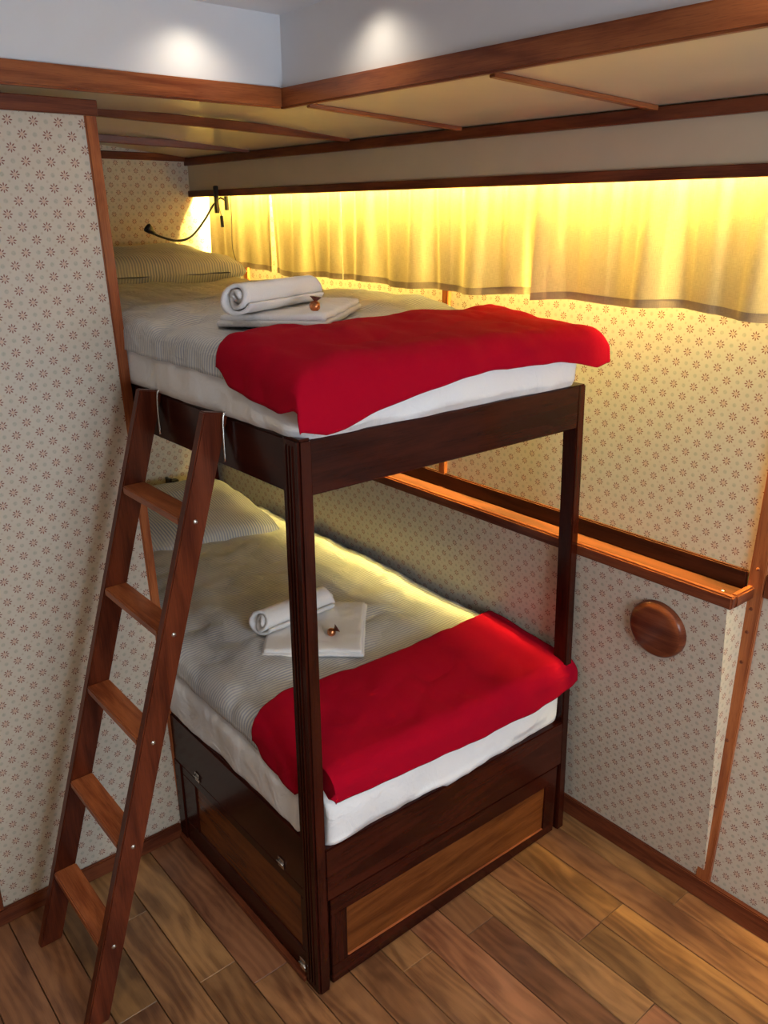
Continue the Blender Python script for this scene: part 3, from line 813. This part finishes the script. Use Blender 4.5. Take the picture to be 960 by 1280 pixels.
def sweet(p, d, s, label):
    """round wrapped sweet with a twisted tail pointing along d"""
    root = thing('wrapped_sweet', label, 'sweet', p); p = Vector(p); d = Vector(d).normalized()
    bm = bmesh.new(); bmesh.ops.create_icosphere(bm, subdivisions=3, radius=.012 * s)
    for v in bm.verts: v.co *= 1 + .14 * noise.noise(v.co * 260 + Vector(p))
    for v in bm.verts: v.co += p + Vector((0, 0, .0105 * s))
    soft('foil_ball', bm, MAT['foil'], None, None, p, parent=root)
    o = p + Vector((0, 0, .0105 * s)) + d * .006 * s
    bm = bmesh.new(); n = 20; rings = []
    side = d.orthogonal().normalized(); up = d.cross(side)
    for t, rr in ((0, .004), (.004, .0028), (.008, .0055), (.014, .0105)):
        rings.append([bm.verts.new(o + d * (t * s) + (side * cos(2 * pi * k / n) + up * sin(2 * pi * k / n)) * rr * s * (1 + .28 * (k % 2) * (t > .005))) for k in range(n)])
    for A, B in zip(rings, rings[1:]):
        for k in range(n): bm.faces.new((A[k], A[(k + 1) % n], B[(k + 1) % n], B[k]))
    bm.faces.new(rings[0][::-1]); bm.faces.new(rings[-1])
    soft('twisted_tail', bm, MAT['foil_dark'], None, None, p, parent=root)
    return root
zt = 1.494
folded_towel((-.400, .070), (-.225, .235), (-.660, .370), zt, .028, 3, 'white folded towel under the rolled one on upper bunk')
rolled_towel((-.345, .085, zt + .028 + .034), (-.480, .375, zt + .028 + .034), .037, 5, 'white rolled towel resting on the folded towel on upper bunk')
sweet((-.318, .268, zt + .027), (.1, .1, 1), 1.0, 'copper foil wrapped sweet standing on the upper bunk towel')
zl = .607
folded_towel((-.508, .187), (-.328, .400), (-.742, .387), zl, .022, 9, 'white folded towel under the rolled one on lower bunk')
rolled_towel((-.585, .235, zl + .022 + .034), (-.600, .485, zl + .022 + .034), .040, 12, 'white rolled towel resting on the folded towel on lower bunk')
sweet((-.450, .383, zl + .022), (.3, .75, .45), 1.0, 'copper foil wrapped sweet lying on the lower bunk towel')

# ================================================================== LADDER
lad = thing('ladder', 'mahogany ladder with five flat treads leaning against the upper bunk rail', 'ladder', (-.42, -.43, 0))
LM = MAT['ladder']
def lrail(x0, x1):
    def yf(z): return -.457 + .303 * z
    w = .053; zt_ = 1.352
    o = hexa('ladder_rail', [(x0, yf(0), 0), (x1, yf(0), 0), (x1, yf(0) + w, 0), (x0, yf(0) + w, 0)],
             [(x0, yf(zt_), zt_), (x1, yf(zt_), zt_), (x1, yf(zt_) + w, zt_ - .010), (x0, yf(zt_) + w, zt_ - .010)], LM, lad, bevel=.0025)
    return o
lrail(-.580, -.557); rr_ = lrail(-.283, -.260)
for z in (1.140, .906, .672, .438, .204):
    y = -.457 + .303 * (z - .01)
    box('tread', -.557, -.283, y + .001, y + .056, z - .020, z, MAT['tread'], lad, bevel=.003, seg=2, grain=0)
    for X, nx in ((-.260, 1),):
        lathe('screw', [(0, .0026), (.003, .0024), (.0052, .001), (.0056, 0)], (X, y + .028, z - .010), (nx, 0, 0), MAT['steel'], lad, seg=16)
for x in (-.552, -.255):
    tube('hook', [(x, -.012, 1.245), (x, -.012, 1.30), (x, -.010, 1.338), (x, -.001, 1.347), (x, .012, 1.346), (x, .026, 1.340), (x, .029, 1.322)],
         .0028, MAT['steel'], lad, seg=8, res=5, label='bent steel hook over the bunk rail')

# ================================================================== SMALL THINGS
disc = lathe('round_cover', [(0, .020), (.045, .020), (.060, .019), (.068, .016), (.073, .010), (.075, .002), (.075, -.004)],
             (.244, pny(.765) - .003, .765), (0, -1, -.10), MAT['trim_dark'], seg=64)
tag(disc, 'round varnished mahogany disc mounted on the wallpaper below the shelf', 'wall cover')

def reading_lamp(label, clip, neck, head_dir, loc):
    t = thing('reading_lamp', label, 'lamp', loc, 'black reading lamps by the pillows')
    tube('gooseneck', neck, .0042, MAT['black'], t, seg=8, res=8)
    h = Vector(neck[0]); d = Vector(head_dir).normalized()
    lathe('lamp_head', [(0, -.012), (.007, -.012), (.009, -.002), (.015, .010), (.017, .022), (.0150, .024), (.012, .019), (0, .019)], h, d, MAT['black'], t, seg=20)
    return t
l1 = reading_lamp('black gooseneck reading lamp clipped to the pelmet above the upper bunk pillow', None,
    [(-1.75, .575, 1.664), (-1.75, .600, 1.648), (-1.75, .672, 1.630), (-1.75, .732, 1.646), (-1.75, .790, 1.702), (-1.75, .828, 1.752), (-1.748, .846, 1.764)],
    (0, -.75, .62), (-1.72, .85, 1.785))
box('clamp_jaw', -1.757, -1.741, .836, .852, 1.725, 1.822, MAT['black'], l1, bevel=.003)
box('clamp_jaw', -1.757, -1.741, .880, .893, 1.735, 1.812, MAT['black'], l1, bevel=.003)
tube('clamp_spring', [(-1.749, .846, 1.770), (-1.749, .862, 1.780), (-1.749, .884, 1.770)], .004, MAT['black'], l1, seg=8)
tube('switch_cord', [(-1.735, .845, 1.765), (-1.725, .842, 1.74), (-1.715, .842, 1.715)], .0012, MAT['black'], l1, seg=5, res=4)
tube('switch', [(-1.715, .842, 1.716), (-1.712, .842, 1.676)], .0065, MAT['black'], l1, seg=10)
tube('power_cord', [(-1.66, .853, 1.786), (-1.655, .850, 1.70), (-1.665, .852, 1.60), (-1.66, .868, 1.535), (-1.66, .874, 1.49)], .0013, MAT['black'], l1, seg=5, res=6)
l2 = reading_lamp('black gooseneck reading lamp clipped above the lower bunk pillow', None,
    [(-1.90, .735, .53), (-1.90, .765, .545), (-1.925, .775, .58), (-1.95, .73, .62), (-1.965, .68, .64)], (.3, -.8, -.1), (-1.975, .668, .635))
box('clamp_jaw', -1.986, -1.955, .650, .690, .600, .655, MAT['black'], l2, bevel=.004)
box('clamp_jaw', -1.986, -1.940, .640, .652, .585, .670, MAT['black'], l2, bevel=.003)
